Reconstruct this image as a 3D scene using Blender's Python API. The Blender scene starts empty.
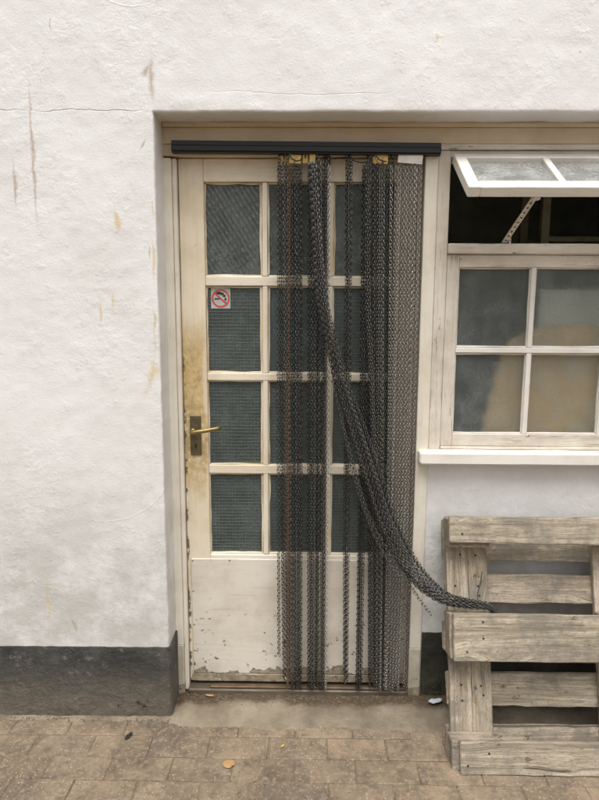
import bpy, bmesh, math, random
from mathutils import Vector, Matrix, noise
R = math.radians
random.seed(7)
scene = bpy.context.scene
COL = scene.collection

# ------------------------------------------------------------------ camera
cam_d = bpy.data.cameras.new('camera'); cam = bpy.data.objects.new('camera', cam_d); COL.objects.link(cam)
cam_d.sensor_fit = 'HORIZONTAL'; cam_d.sensor_width = 36.0; cam_d.lens = 620.0/599.0*36.0
cam_d.clip_start = 0.05; cam_d.clip_end = 600
def cam_matrix(pitch, yaw, roll, loc):
    p, y, r = R(pitch), R(yaw), R(roll)
    f = Vector((-math.sin(y)*math.cos(p), math.cos(y)*math.cos(p), -math.sin(p)))
    r0 = Vector((math.cos(y), math.sin(y), 0)); u0 = r0.cross(f)
    rt = r0*math.cos(r) + u0*math.sin(r); up = rt.cross(f)
    m = Matrix((( rt.x, up.x, -f.x, loc[0]), (rt.y, up.y, -f.y, loc[1]), (rt.z, up.z, -f.z, loc[2]), (0, 0, 0, 1)))
    return m
cam.matrix_world = cam_matrix(8.8, 0.8, 0.25, (0, -2.25, 1.55))
scene.camera = cam

# ------------------------------------------------------------------ world, sun, exposure
SUN_EL, SUN_AZ = 64.0, -25.0      # the brightest part of the overcast sky: behind and left of the viewer
w = bpy.data.worlds.new('World'); scene.world = w; w.use_nodes = True
nt = w.node_tree; nt.nodes.clear()
sky = nt.nodes.new('ShaderNodeTexSky'); sky.sky_type = 'NISHITA'; sky.sun_disc = False
sky.sun_elevation = R(SUN_EL); sky.sun_rotation = R(180 + SUN_AZ); sky.air_density = 1.0; sky.dust_density = 6.0; sky.ozone_density = 1.0
hs = nt.nodes.new('ShaderNodeHueSaturation'); hs.inputs['Saturation'].default_value = 0.22
bg = nt.nodes.new('ShaderNodeBackground'); bg.inputs[1].default_value = 0.105
wo = nt.nodes.new('ShaderNodeOutputWorld')
nt.links.new(sky.outputs[0], hs.inputs['Color']); nt.links.new(hs.outputs[0], bg.inputs[0]); nt.links.new(bg.outputs[0], wo.inputs[0])
sun_d = bpy.data.lights.new('sun', 'SUN'); sun_d.energy = 1.5; sun_d.angle = R(34); sun_d.color = (1.0, 0.98, 0.95)
sun = bpy.data.objects.new('sun', sun_d); COL.objects.link(sun)
sd = Vector((math.sin(R(SUN_AZ))*math.cos(R(SUN_EL)), -math.cos(R(SUN_AZ))*math.cos(R(SUN_EL)), math.sin(R(SUN_EL))))
sun.rotation_euler = sd.to_track_quat('Z', 'Y').to_euler(); sun.location = (0, -3, 6)
scene.view_settings.view_transform = 'Standard'; scene.view_settings.look = 'None'
scene.view_settings.exposure = 0.57; scene.view_settings.gamma = 1.0; scene.view_settings.use_curve_mapping = False
scene.cycles.use_denoising = True; scene.cycles.use_adaptive_sampling = True; scene.cycles.adaptive_threshold = 0.025
scene.cycles.max_bounces = 7; scene.cycles.diffuse_bounces = 3; scene.cycles.glossy_bounces = 3; scene.cycles.transmission_bounces = 6; scene.cycles.transparent_max_bounces = 8

# ------------------------------------------------------------------ node helper
class NT:
    def __init__(s, name):
        s.m = bpy.data.materials.new(name); s.m.use_nodes = True; s.t = s.m.node_tree; s.t.nodes.clear()
        s.out = s.t.nodes.new('ShaderNodeOutputMaterial')
    def n(s, typ, inp=None, **kw):
        nd = s.t.nodes.new(typ)
        for k, v in kw.items(): setattr(nd, k, v)
        for k, v in (inp or {}).items(): s.put(nd.inputs[k], v)
        return nd
    def put(s, sock, v):
        if isinstance(v, bpy.types.NodeSocket): s.t.links.new(v, sock)
        elif isinstance(v, bpy.types.Node): s.t.links.new(v.outputs[0], sock)
        else:
            if isinstance(v, tuple) and len(v) == 3 and sock.type == 'RGBA': v = v + (1,)
            sock.default_value = v
    def math(s, op, a, b=0.0, c=None, clamp=False):
        nd = s.n('ShaderNodeMath', operation=op, use_clamp=clamp); s.put(nd.inputs[0], a); s.put(nd.inputs[1], b)
        if c is not None: s.put(nd.inputs[2], c)
        return nd.outputs[0]
    def mul(s, a, b): return s.math('MULTIPLY', a, b)
    def add(s, a, b): return s.math('ADD', a, b)
    def sub(s, a, b): return s.math('SUBTRACT', a, b)
    def mx(s, a, b): return s.math('MAXIMUM', a, b)
    def ss(s, v, lo, hi, a=0.0, b=1.0):
        nd = s.n('ShaderNodeMapRange', interpolation_type='SMOOTHSTEP')
        for i, x in enumerate((v, lo, hi, a, b)): s.put(nd.inputs[i], x)
        return nd.outputs[0]
    def mix(s, f, a, b, mode='MIX'):
        nd = s.n('ShaderNodeMix', data_type='RGBA', blend_type=mode); s.put(nd.inputs[0], f); s.put(nd.inputs[6], a); s.put(nd.inputs[7], b)
        return nd.outputs[2]
    def noise(s, co, scale, detail=4, rough=0.55, dist=0.0, typ='FBM'):
        nd = s.n('ShaderNodeTexNoise', noise_type=typ)
        s.put(nd.inputs['Vector'], co); nd.inputs['Scale'].default_value = scale; nd.inputs['Detail'].default_value = detail
        nd.inputs['Roughness'].default_value = rough; nd.inputs['Distortion'].default_value = dist
        return nd.outputs[0]
    def vor(s, co, scale, feature='F1', rnd=1.0):
        nd = s.n('ShaderNodeTexVoronoi', feature=feature); s.put(nd.inputs['Vector'], co); nd.inputs['Scale'].default_value = scale
        nd.inputs['Randomness'].default_value = rnd
        return nd
    def scale(s, co, v):
        nd = s.n('ShaderNodeVectorMath', operation='MULTIPLY'); s.put(nd.inputs[0], co); nd.inputs[1].default_value = v
        return nd.outputs[0]
    def vadd(s, co, v):
        nd = s.n('ShaderNodeVectorMath', operation='ADD'); s.put(nd.inputs[0], co); s.put(nd.inputs[1], v)
        return nd.outputs[0]
    def pos(s): return s.n('ShaderNodeNewGeometry').outputs['Position']
    def obj(s): return s.n('ShaderNodeTexCoord').outputs['Object']
    def rnd(s): return s.n('ShaderNodeObjectInfo').outputs['Random']
    def robj(s):                                  # object coordinates shifted by a random amount for each piece
        r = s.rnd(); v = s.n('ShaderNodeCombineXYZ', {0: s.mul(r, 37.0), 1: s.mul(r, 11.0), 2: s.mul(r, 23.0)})
        return s.vadd(s.obj(), v.outputs[0])
    def xyz(s, v):
        nd = s.n('ShaderNodeSeparateXYZ'); s.put(nd.inputs[0], v); return nd.outputs
    def bump(s, h, dist, strength=1.0, normal=None):
        nd = s.n('ShaderNodeBump'); s.put(nd.inputs['Height'], h); nd.inputs['Distance'].default_value = dist; nd.inputs['Strength'].default_value = strength
        if normal is not None: s.put(nd.inputs['Normal'], normal)
        return nd.outputs[0]
    def bsdf(s, color, rough=0.6, normal=None, **kw):
        nd = s.n('ShaderNodeBsdfPrincipled'); s.put(nd.inputs['Base Color'], color); s.put(nd.inputs['Roughness'], rough)
        if normal is not None: s.put(nd.inputs['Normal'], normal)
        for k, v in kw.items(): s.put(nd.inputs[k.replace('_', ' ')], v)
        return nd.outputs[0]
    def done(s, shader): s.put(s.out.inputs[0], shader); return s.m

def vstreak(t, x, z, x0, z0, z1, wd, nz, slant=0.0):
    """thin tapering run of rust between heights z0 and z1"""
    zc, hh = (z0+z1)/2, (z1-z0)/2
    zr = t.mul(t.sub(z, zc), 1.0/hh)
    dx = t.math('ABSOLUTE', t.add(t.sub(t.sub(x, x0), t.mul(zr, slant)), t.mul(t.sub(nz, 0.5), 0.022)))
    k = t.mul(t.sub(1.0, t.mul(zr, zr)), t.ss(nz, 0.30, 0.62, 1.25, 0.45))
    return t.ss(t.sub(t.mul(k, wd), dx), -wd*0.35, wd*0.85)

# ------------------------------------------------------------------ materials
def m_render_paint():
    t = NT('white_masonry_paint'); p = t.pos(); x, y, z = t.xyz(p)
    n1 = t.noise(p, 3.0, 5, 0.6); n2 = t.noise(p, 14, 5, 0.65); nz = t.noise(p, 22, 3); n4 = t.noise(p, 2.2, 4, 0.6)
    col = t.mix(t.ss(n1, 0.3, 0.75), (0.785, 0.78, 0.77), (0.715, 0.708, 0.69))
    col = t.mix(t.mul(t.ss(n2, 0.56, 0.78), 0.30), col, (0.60, 0.575, 0.53))
    # splash dirt in blotches, plus the low wall's shading put into the same grey
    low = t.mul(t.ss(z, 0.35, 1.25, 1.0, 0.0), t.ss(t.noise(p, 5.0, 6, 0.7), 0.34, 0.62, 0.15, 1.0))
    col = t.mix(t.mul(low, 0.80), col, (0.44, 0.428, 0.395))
    rust = None; gold = None
    for a in ((-0.911, 1.80, 2.27, 0.0085, 0.0), (-0.976, 1.86, 2.01, 0.010, 0.0), (-0.832, 2.41, 2.452, 0.004, 0.0), (-0.512, 2.20, 2.335, 0.018, 0.0), (-0.528, 2.27, 2.31, 0.022, 0.01),
              (-0.546, 2.045, 2.083, 0.007, 0.01), (-0.861, 0.34, 0.41, 0.006, -0.012), (-0.538, 1.69, 1.75, 0.003, 0.0)):
        v = vstreak(t, x, z, a[0], a[1], a[2], a[3], nz, a[4]); rust = v if rust is None else t.mx(rust, v)
    for a in ((-0.643, 1.78, 1.87, 0.013, -0.003), (-0.520, 1.84, 1.89, 0.007, 0.0), (-0.541, 1.24, 1.37, 0.024, 0.013), (0.402, 2.375, 2.412, 0.007, 0.0), (-0.71, 1.47, 1.56, 0.008, 0.0), (-0.56, 1.235, 1.255, 0.02, 0.0),
              (-0.665, 1.52, 1.59, 0.010, 0.0), (-0.524, 1.60, 1.78, 0.006, 0.0), (-0.528, 1.38, 1.56, 0.006, 0.0), (-0.95, 0.38, 0.56, 0.012, 0.0)):
        v = vstreak(t, x, z, a[0], a[1], a[2], a[3], nz, a[4]); gold = v if gold is None else t.mx(gold, v)
    col = t.mix(t.mul(gold, t.ss(n2, 0.3, 0.6, 0.25, 0.7)), col, (0.62, 0.44, 0.16))
    col = t.mix(t.mul(rust, t.ss(nz, 0.3, 0.6, 0.35, 0.8)), col, (0.34, 0.20, 0.085))
    # a hairline crack running from the lintel to the left
    cz = t.add(t.sub(z, 2.17), t.mul(t.sub(t.noise(t.scale(p, (1, 1, 0)), 5, 6, 0.6), 0.5), 0.06))
    crack = t.mul(t.ss(t.math('ABSOLUTE', cz), 0.0004, 0.0022, 1.0, 0.0), t.mul(t.ss(x, -0.52, -0.62), t.ss(t.noise(p, 7, 3), 0.36, 0.56)))
    cz2 = t.add(t.sub(z, 2.225), t.mul(t.sub(t.noise(t.scale(p, (1, 1, 0)), 3, 6), 0.5), 0.06))
    crack2 = t.mul(t.ss(t.math('ABSOLUTE', cz2), 0.0004, 0.0018, 1.0, 0.0), t.mul(t.ss(x, -0.4, -0.2), t.ss(x, 0.1, 0.3, 1.0, 0.0)))
    crack = t.mx(crack, t.mul(crack2, 0.4))
    col = t.mix(t.mul(crack, 0.55), col, (0.20, 0.18, 0.16))
    # small flaked spots where the paint has come off
    fl = t.mul(t.ss(t.noise(p, 30, 3, 0.6), 0.74, 0.765), t.ss(n4, 0.45, 0.55))
    col = t.mix(t.mul(fl, 0.55), col, (0.36, 0.30, 0.22))
    # relief: gritty painted render, patches of lumps, a few curved trowel ridges
    patch = t.ss(t.noise(p, 4.5, 3, 0.6), 0.42, 0.66)
    lump = t.noise(p, 42, 3, 0.6, 0.25); h1 = t.noise(t.scale(p, (1.0, 1.0, 1.4)), 15, 4, 0.5); grit = t.noise(p, 170, 3, 0.7)
    blob = t.mul(t.ss(t.vor(p, 55).outputs[0], 0.10, 0.5, 1.0, 0.0), t.ss(n2, 0.53, 0.62))
    ridge = None
    rr = random.Random(5)
    for k in range(9):
        cx, czz, r0 = rr.uniform(-1.2, 1.0), rr.uniform(0.5, 2.7), rr.uniform(0.06, 0.25); an = rr.uniform(0, 6.28)
        dxv, dzv = t.sub(x, cx), t.sub(z, czz)
        d = t.math('SQRT', t.add(t.mul(dxv, dxv), t.mul(t.mul(dzv, dzv), 1.5)))
        d = t.math('ABSOLUTE', t.add(t.sub(d, r0), t.mul(t.sub(n2, 0.5), 0.012)))
        side = t.ss(t.add(t.mul(dxv, math.cos(an)), t.mul(dzv, math.sin(an))), r0*0.35, r0*0.8)
        v = t.mul(t.ss(d, 0.0, 0.0035, 1.0, 0.0), side); ridge = v if ridge is None else t.mx(ridge, v)
    h = t.add(t.mul(h1, 0.30), t.add(t.mul(lump, t.add(0.12, t.mul(patch, 0.50))), t.add(t.mul(grit, 0.22), t.add(t.mul(blob, 0.11), t.mul(ridge, 0.13)))))
    h = t.sub(h, t.mul(crack, 0.4))
    nrm = t.bump(h, 0.0052, 0.85)
    return t.done(t.bsdf(col, t.ss(n2, 0.2, 0.8, 0.30, 0.5), nrm))

def m_plinth():
    t = NT('dark_plinth_paint'); p = t.pos(); x, y, z = t.xyz(p)
    n1 = t.noise(p, 6, 6, 0.65); n2 = t.noise(p, 45, 5, 0.7)
    col = t.mix(t.ss(n1, 0.3, 0.7), (0.024, 0.024, 0.023), (0.085, 0.081, 0.071))
    dust = t.mul(t.ss(t.add(z, t.mul(t.sub(n1, 0.5), 0.25)), 0.06, 0.22, 1.0, 0.0), t.ss(n2, 0.3, 0.6, 0.4, 1.0))
    col = t.mix(t.mul(dust, 0.75), col, (0.155, 0.13, 0.095))
    col = t.mix(t.mul(t.ss(t.noise(p, 28, 4, 0.7), 0.56, 0.68), 0.55), col, (0.19, 0.175, 0.145)); col = t.mix(t.ss(t.noise(p, 7, 4, 0.7), 0.66, 0.7), col, (0.028, 0.027, 0.025))
    nrm = t.bump(t.add(t.mul(n2, 0.7), t.noise(p, 14, 5, 0.6)), 0.011, 0.9)
    return t.done(t.bsdf(col, 0.7, nrm))

def m_plinth_recess():
    t = NT('recess_plinth_paint'); p = t.pos(); x, y, z = t.xyz(p)  # darker coat for the plinth in the recess
    n1 = t.noise(p, 9, 6, 0.65); n2 = t.noise(p, 60, 5, 0.7)
    col = t.mix(t.ss(n1, 0.35, 0.7), (0.014, 0.014, 0.012), (0.040, 0.038, 0.028))
    moss = t.mul(t.ss(z, 0.02, 0.2, 1.0, 0.0), t.ss(n2, 0.42, 0.62))
    col = t.mix(t.mul(moss, 0.7), col, (0.09, 0.078, 0.04))
    return t.done(t.bsdf(col, 0.6, t.bump(t.add(n2, n1), 0.006, 0.7)))

def m_paint(name, base, dirty, chips=0.0, grime=0.35, rough=0.42, bare=(0.05, 0.042, 0.034), zchip=None, wear=False, flake=90, crack=(0.68, 0.22)):
    """old gloss paint on wood: brush marks along the grain, grime, chips down to dark wood"""
    t = NT(name); p = t.pos(); o = t.robj(); x, y, z = t.xyz(p)
    brush = t.noise(t.scale(o, (3.0, 60.0, 60.0)), 1.6, 5, 0.6); n1 = t.noise(p, 5, 6, 0.62); n2 = t.noise(p, 38, 5, 0.7)
    col = t.mix(t.mul(t.ss(n1, 0.38, 0.72), grime), base, dirty)
    col = t.mix(t.mul(t.ss(brush, 0.5, 0.75), grime*0.7), col, dirty)
    col = t.mix(t.mul(t.ss(n2, 0.6, 0.8), grime*0.8), col, tuple(c*0.55 for c in dirty))
    if wear:                                       # the paint is rubbed down to ochre undercoat round the handle
        wx = t.ss(t.add(x, t.mul(t.sub(n1, 0.5), 0.10)), -0.392, -0.372, 1.0, 0.0)
        wz = t.mul(t.ss(t.add(z, t.mul(t.sub(n1, 0.5), 0.35)), 0.70, 1.0), t.ss(t.add(z, t.mul(t.sub(n2, 0.5), 0.2)), 1.36, 1.56, 1.0, 0.0))
        wm = t.mul(t.mul(wx, wz), t.ss(t.add(t.mul(n2, 0.6), t.mul(n1, 0.4)), 0.33, 0.48))
        edgechip = t.mul(t.ss(t.add(x, t.mul(t.sub(n2, 0.5), 0.02)), -0.4585, -0.4535, 1.0, 0.0), t.mul(t.ss(z, 1.45, 1.35, 0.0, 1.0), t.ss(t.noise(p, 21, 4, 0.7), 0.5, 0.56)))
        col = t.mix(t.mul(wm, 0.85), col, t.mix(t.ss(n2, 0.4, 0.65), (0.56, 0.40, 0.165), (0.36, 0.24, 0.09)))
    fl = t.noise(t.scale(p, (1.0, 1.0, 1.25)) if zchip else t.scale(o, (0.30, 1.0, 1.0)), flake*0.35, 6, 0.66)
    ch = t.ss(fl, 0.735 - 0.06*chips, 0.75 - 0.06*chips)
    if zchip:                                      # heavy flaking on the weathered foot
        zz = t.add(z, t.mul(t.sub(t.noise(p, 11, 5, 0.6), 0.5), zchip[2]))
        fz = t.ss(zz, zchip[0], zchip[0] + 0.004, 1.0, 0.0); rim = t.ss(t.math('ABSOLUTE', t.sub(zz, zchip[0] + 0.003)), 0.0, 0.0045, 1.0, 0.0)
        mid = t.mul(t.ss(z, zchip[1] + 0.12, zchip[1] + 0.22, 1.0, 0.0), t.ss(fl, 0.635, 0.645))
        ch = t.mx(ch, mid); peel = t.mul(fz, t.ss(fl, 0.34, 0.38)); ch = t.mx(ch, t.mul(rim, t.ss(n2, 0.38, 0.5)))
    if zchip: col = t.mix(peel, col, t.mix(t.ss(n2, 0.35, 0.65), (0.20, 0.165, 0.11), (0.36, 0.30, 0.215)))
    if chips > 0 or zchip:
        bcol = t.mix(t.ss(n2, 0.35, 0.7), bare, tuple(min(1, c*4.5) for c in bare))
        col = t.mix(ch, col, bcol)
        h = t.sub(t.add(t.mul(brush, 0.25), t.mul(n2, 0.25)), ch)
    else:
        h = t.add(t.mul(brush, 0.35), t.mul(n2, 0.35))
    if wear: col = t.mix(t.mul(edgechip, 0.85), col, (0.06, 0.045, 0.03))
    crk = t.ss(t.noise(t.scale(o, (5.0, 90.0, 90.0)), 1.3, 4, 0.7), crack[0], crack[0] + 0.06)
    col = t.mix(t.mul(crk, crack[1]), col, tuple(c*0.45 for c in dirty))
    return t.done(t.bsdf(col, t.ss(n2, 0.3, 0.8, rough, rough + 0.2), t.bump(h, 0.0016, 0.8)))

def m_pallet():
    t = NT('weathered_pallet_wood'); o = t.robj(); r = t.rnd()
    w = t.n('ShaderNodeTexNoise', {'Vector': o, 'Scale': 6.0}).outputs[1]
    # knots pull the grain round them
    kn = t.vor(t.scale(o, (0.42, 1.0, 1.0)), 7.0); kd = kn.outputs[0]; kon = t.ss(t.xyz(kn.outputs[1])[0], 0.5, 0.54)
    knot = t.mul(t.ss(kd, 0.05, 0.13, 1.0, 0.0), kon); pull = t.mul(t.ss(kd, 0.05, 0.45, 1.0, 0.0), kon)
    ob = t.vadd(o, t.scale(w, (0.0, 0.012, 0.012)))
    cmb = t.n('ShaderNodeCombineXYZ', {0: t.mul(pull, 0.05), 1: 0.0, 2: t.mul(pull, 0.035)}).outputs[0]
    ob = t.vadd(ob, cmb)
    g1 = t.noise(t.scale(ob, (1.6, 55, 42)), 1.0, 7, 0.66, 0.25); g2 = t.noise(t.scale(ob, (7, 260, 210)), 1.0, 5, 0.75)
    blot = t.noise(o, 7, 6, 0.68); blot2 = t.noise(t.scale(o, (0.45, 1, 1)), 30, 5, 0.7); fine = t.noise(t.scale(o, (0.5, 1, 1)), 170, 3, 0.7)
    col = t.mix(t.ss(g1, 0.30, 0.70), (0.21, 0.170, 0.116), (0.54, 0.465, 0.35))
    col = t.mix(t.mul(t.ss(r, 0.3, 0.9), 0.6), col, (0.57, 0.455, 0.355))
    col = t.mix(t.mul(t.ss(g2, 0.46, 0.68), 0.75), col, (0.14, 0.118, 0.085))
    col = t.mix(t.mul(t.ss(blot, 0.45, 0.62), 0.66), col, (0.16, 0.148, 0.118))
    col = t.mix(t.mul(t.ss(fine, 0.5, 0.70), 0.55), col, (0.14, 0.12, 0.09))
    col = t.mix(t.mul(t.ss(blot2, 0.635, 0.66), 0.8), col, t.mix(t.ss(t.noise(o, 45, 2), 0.45, 0.55), (0.12, 0.07, 0.04), (0.42, 0.215, 0.085)))
    col = t.mix(t.mul(knot, 0.8), col, (0.17, 0.105, 0.06))
    split = t.ss(t.noise(t.scale(ob, (0.9, 30, 40)), 1.0, 4, 0.6, 0.2), 0.66, 0.675)
    col = t.mix(t.mul(split, 0.8), col, (0.055, 0.043, 0.03))
    h = t.sub(t.add(t.mul(g1, 0.8), t.add(t.mul(g2, 0.9), t.mul(fine, 0.3))), t.add(t.mul(split, 1.0), t.mul(t.ss(blot2, 0.635, 0.66), 0.5)))
    return t.done(t.bsdf(col, 0.82, t.bump(h, 0.0030, 1.0)))

def m_paver():
    t = NT('sandy_paving_block'); o = t.robj(); p = t.pos(); r = t.rnd()
    n1 = t.noise(p, 2.6, 6, 0.65); n2 = t.noise(o, 60, 5, 0.7); n3 = t.noise(p, 16, 6, 0.7)
    col = t.mix(t.ss(n1, 0.35, 0.65), (0.118, 0.088, 0.058), (0.285, 0.213, 0.140))
    col = t.mix(t.mul(t.ss(r, 0.3, 0.95), 0.4), col, (0.150, 0.118, 0.088))
    col = t.mix(t.mul(t.ss(n3, 0.46, 0.66), 0.6), col, (0.085, 0.066, 0.046))
    col = t.mix(t.mul(t.ss(n2, 0.45, 0.7), 0.6), col, (0.33, 0.26, 0.185))
    v = t.vor(o, 105); grit = t.mul(t.ss(v.outputs[0], 0.16, 0.34, 1.0, 0.0), t.ss(t.xyz(v.outputs[1])[0], 0.70, 0.78))
    gc = t.mix(t.xyz(v.outputs[1])[1], (0.62, 0.53, 0.38), (0.56, 0.35, 0.13))
    col = t.mix(t.mul(grit, 0.6), col, gc)
    drk = t.mul(t.ss(v.outputs[0], 0.12, 0.25, 1.0, 0.0), t.ss(t.xyz(v.outputs[1])[0], 0.12, 0.06))
    col = t.mix(t.mul(drk, 0.8), col, (0.05, 0.042, 0.034))
    nrm = t.bump(t.add(n2, t.add(t.mul(n3, 0.6), t.mul(grit, 0.4))), 0.003, 0.8)
    return t.done(t.bsdf(col, t.ss(n3, 0.3, 0.7, 0.62, 0.85), nrm))

def m_ground():
    t = NT('paving_bed'); p = t.pos(); n1 = t.noise(p, 40, 5, 0.7); n2 = t.noise(p, 3, 5)
    sh = t.vadd(p, (100.0 + 0.0, 100.22, 0.0))
    b = t.n('ShaderNodeTexBrick'); t.put(b.inputs['Vector'], sh); b.offset = 0.5
    for k, v in (('Scale', 1.0), ('Mortar Size', 0.0035), ('Brick Width', 0.2085), ('Row Height', 0.1065), ('Bias', 0.0)): b.inputs[k].default_value = v
    b.inputs['Color1'].default_value = (0.24, 0.18, 0.115, 1); b.inputs['Color2'].default_value = (0.17, 0.13, 0.085, 1); b.inputs['Mortar'].default_value = (0.25, 0.19, 0.12, 1)
    x, y, z = t.xyz(p)
    near = t.mul(t.ss(y, -1.45, -1.4), t.mul(t.ss(x, -2.2, -2.1), t.ss(x, 2.3, 2.4, 1.0, 0.0)))
    col = t.mix(near, b.outputs[0], t.mix(t.ss(n1, 0.35, 0.65), (0.11, 0.082, 0.053), (0.24, 0.185, 0.12)))
    col = t.mix(t.mul(t.ss(n2, 0.4, 0.7), 0.4), col, (0.12, 0.09, 0.06))
    return t.done(t.bsdf(col, 0.85, t.bump(n1, 0.004, 0.8)))

def m_concrete():
    t = NT('worn_concrete'); p = t.pos(); x, y, z = t.xyz(p)
    n1 = t.noise(p, 6, 6, 0.65); n2 = t.noise(p, 70, 5, 0.7)
    col = t.mix(t.ss(n1, 0.3, 0.7), (0.32, 0.265, 0.19), (0.17, 0.135, 0.092))
    d = t.ss(t.add(y, t.mul(t.sub(n1, 0.5), 0.13)), -0.085, -0.045)                # leaf mould and dirt against the threshold
    col = t.mix(t.mul(d, t.ss(n2, 0.25, 0.5, 0.6, 1.0)), col, t.mix(t.ss(n2, 0.4, 0.65), (0.058, 0.040, 0.022), (0.15, 0.105, 0.058)))
    v = t.vor(p, 90); grit = t.mul(t.ss(v.outputs[0], 0.1, 0.25, 1.0, 0.0), t.ss(t.xyz(v.outputs[1])[0], 0.8, 0.86))
    col = t.mix(t.mul(grit, 0.7), col, t.mix(t.xyz(v.outputs[1])[1], (0.6, 0.5, 0.36), (0.1, 0.08, 0.06)))
    return t.done(t.bsdf(col, 0.85, t.bump(t.add(n2, t.mul(n1, 1.5)), 0.010, 1.0)))

def m_glass(name, tint, rough, film, film_col, bump_h=None, ior=1.45, speck=0.68):
    """old obscured glass: rough refraction under a film of dirt and painted-in reflected haze, with specks of paint"""
    t = NT(name); p = t.pos(); n1 = t.noise(p, 12, 5, 0.65); n2 = t.noise(p, 110, 3, 0.6)
    nrm = None
    if bump_h == 'waves':
        q = t.vadd(p, t.scale(t.n('ShaderNodeTexNoise', {'Vector': p, 'Scale': 9.0}).outputs[1], (0.010, 0.010, 0.010)))
        x, y, z = t.xyz(q)
        a = t.math('SINE', t.mul(t.add(x, t.mul(z, 0.62)), 330)); b = t.math('SINE', t.mul(t.sub(t.mul(x, 0.6), z), 190))
        nrm = t.bump(t.add(t.mul(a, 0.5), t.mul(b, 0.3)), 0.0014, 1.0)
    elif bump_h: nrm = t.bump(t.add(t.noise(p, 90, 3, 0.5), t.mul(n1, 0.6)), bump_h, 1.0)
    g = t.bsdf(tint, rough, nrm, Transmission_Weight=1.0, IOR=ior)
    sp = t.mul(t.ss(t.noise(p, 150, 2, 0.5), speck, speck + 0.04), t.ss(n1, 0.42, 0.6))
    f = t.mx(t.mul(t.mul(t.ss(n1, 0.3, 0.75, 0.45, 1.0), t.ss(n2, 0.3, 0.7, 0.65, 1.15)), film), t.mul(sp, 0.45))  # the film also paints in the reflected haze on the panes
    d = t.bsdf(film_col, 0.7)
    ms = t.n('ShaderNodeMixShader'); t.put(ms.inputs[0], f); t.put(ms.inputs[1], g); t.put(ms.inputs[2], d)
    return t.done(ms.outputs[0])

def m_simple(name, col, rough=0.6, metal=0.0, var=0.3, sc=40, bump=0.001):
    t = NT(name); p = t.robj(); n1 = t.noise(p, sc, 5, 0.65)
    c = t.mix(t.ss(n1, 0.3, 0.75), col, tuple(x*(1-var) for x in col))
    return t.done(t.bsdf(c, rough, t.bump(n1, bump, 0.6), Metallic=metal))

def m_chain(name, c1, c2, rough, metal):
    t = NT(name); p = t.pos(); r = t.rnd(); n1 = t.noise(p, 90, 3, 0.6); n2 = t.noise(p, 4, 3)
    c = t.mix(t.ss(t.add(t.mul(n1, 0.6), t.mul(r, 0.4)), 0.3, 0.7), c1, c2)
    c = t.mix(t.mul(t.ss(n2, 0.58, 0.75), 0.2), c, (0.16, 0.11, 0.07))
    return t.done(t.bsdf(c, rough, None, Metallic=metal))

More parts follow.
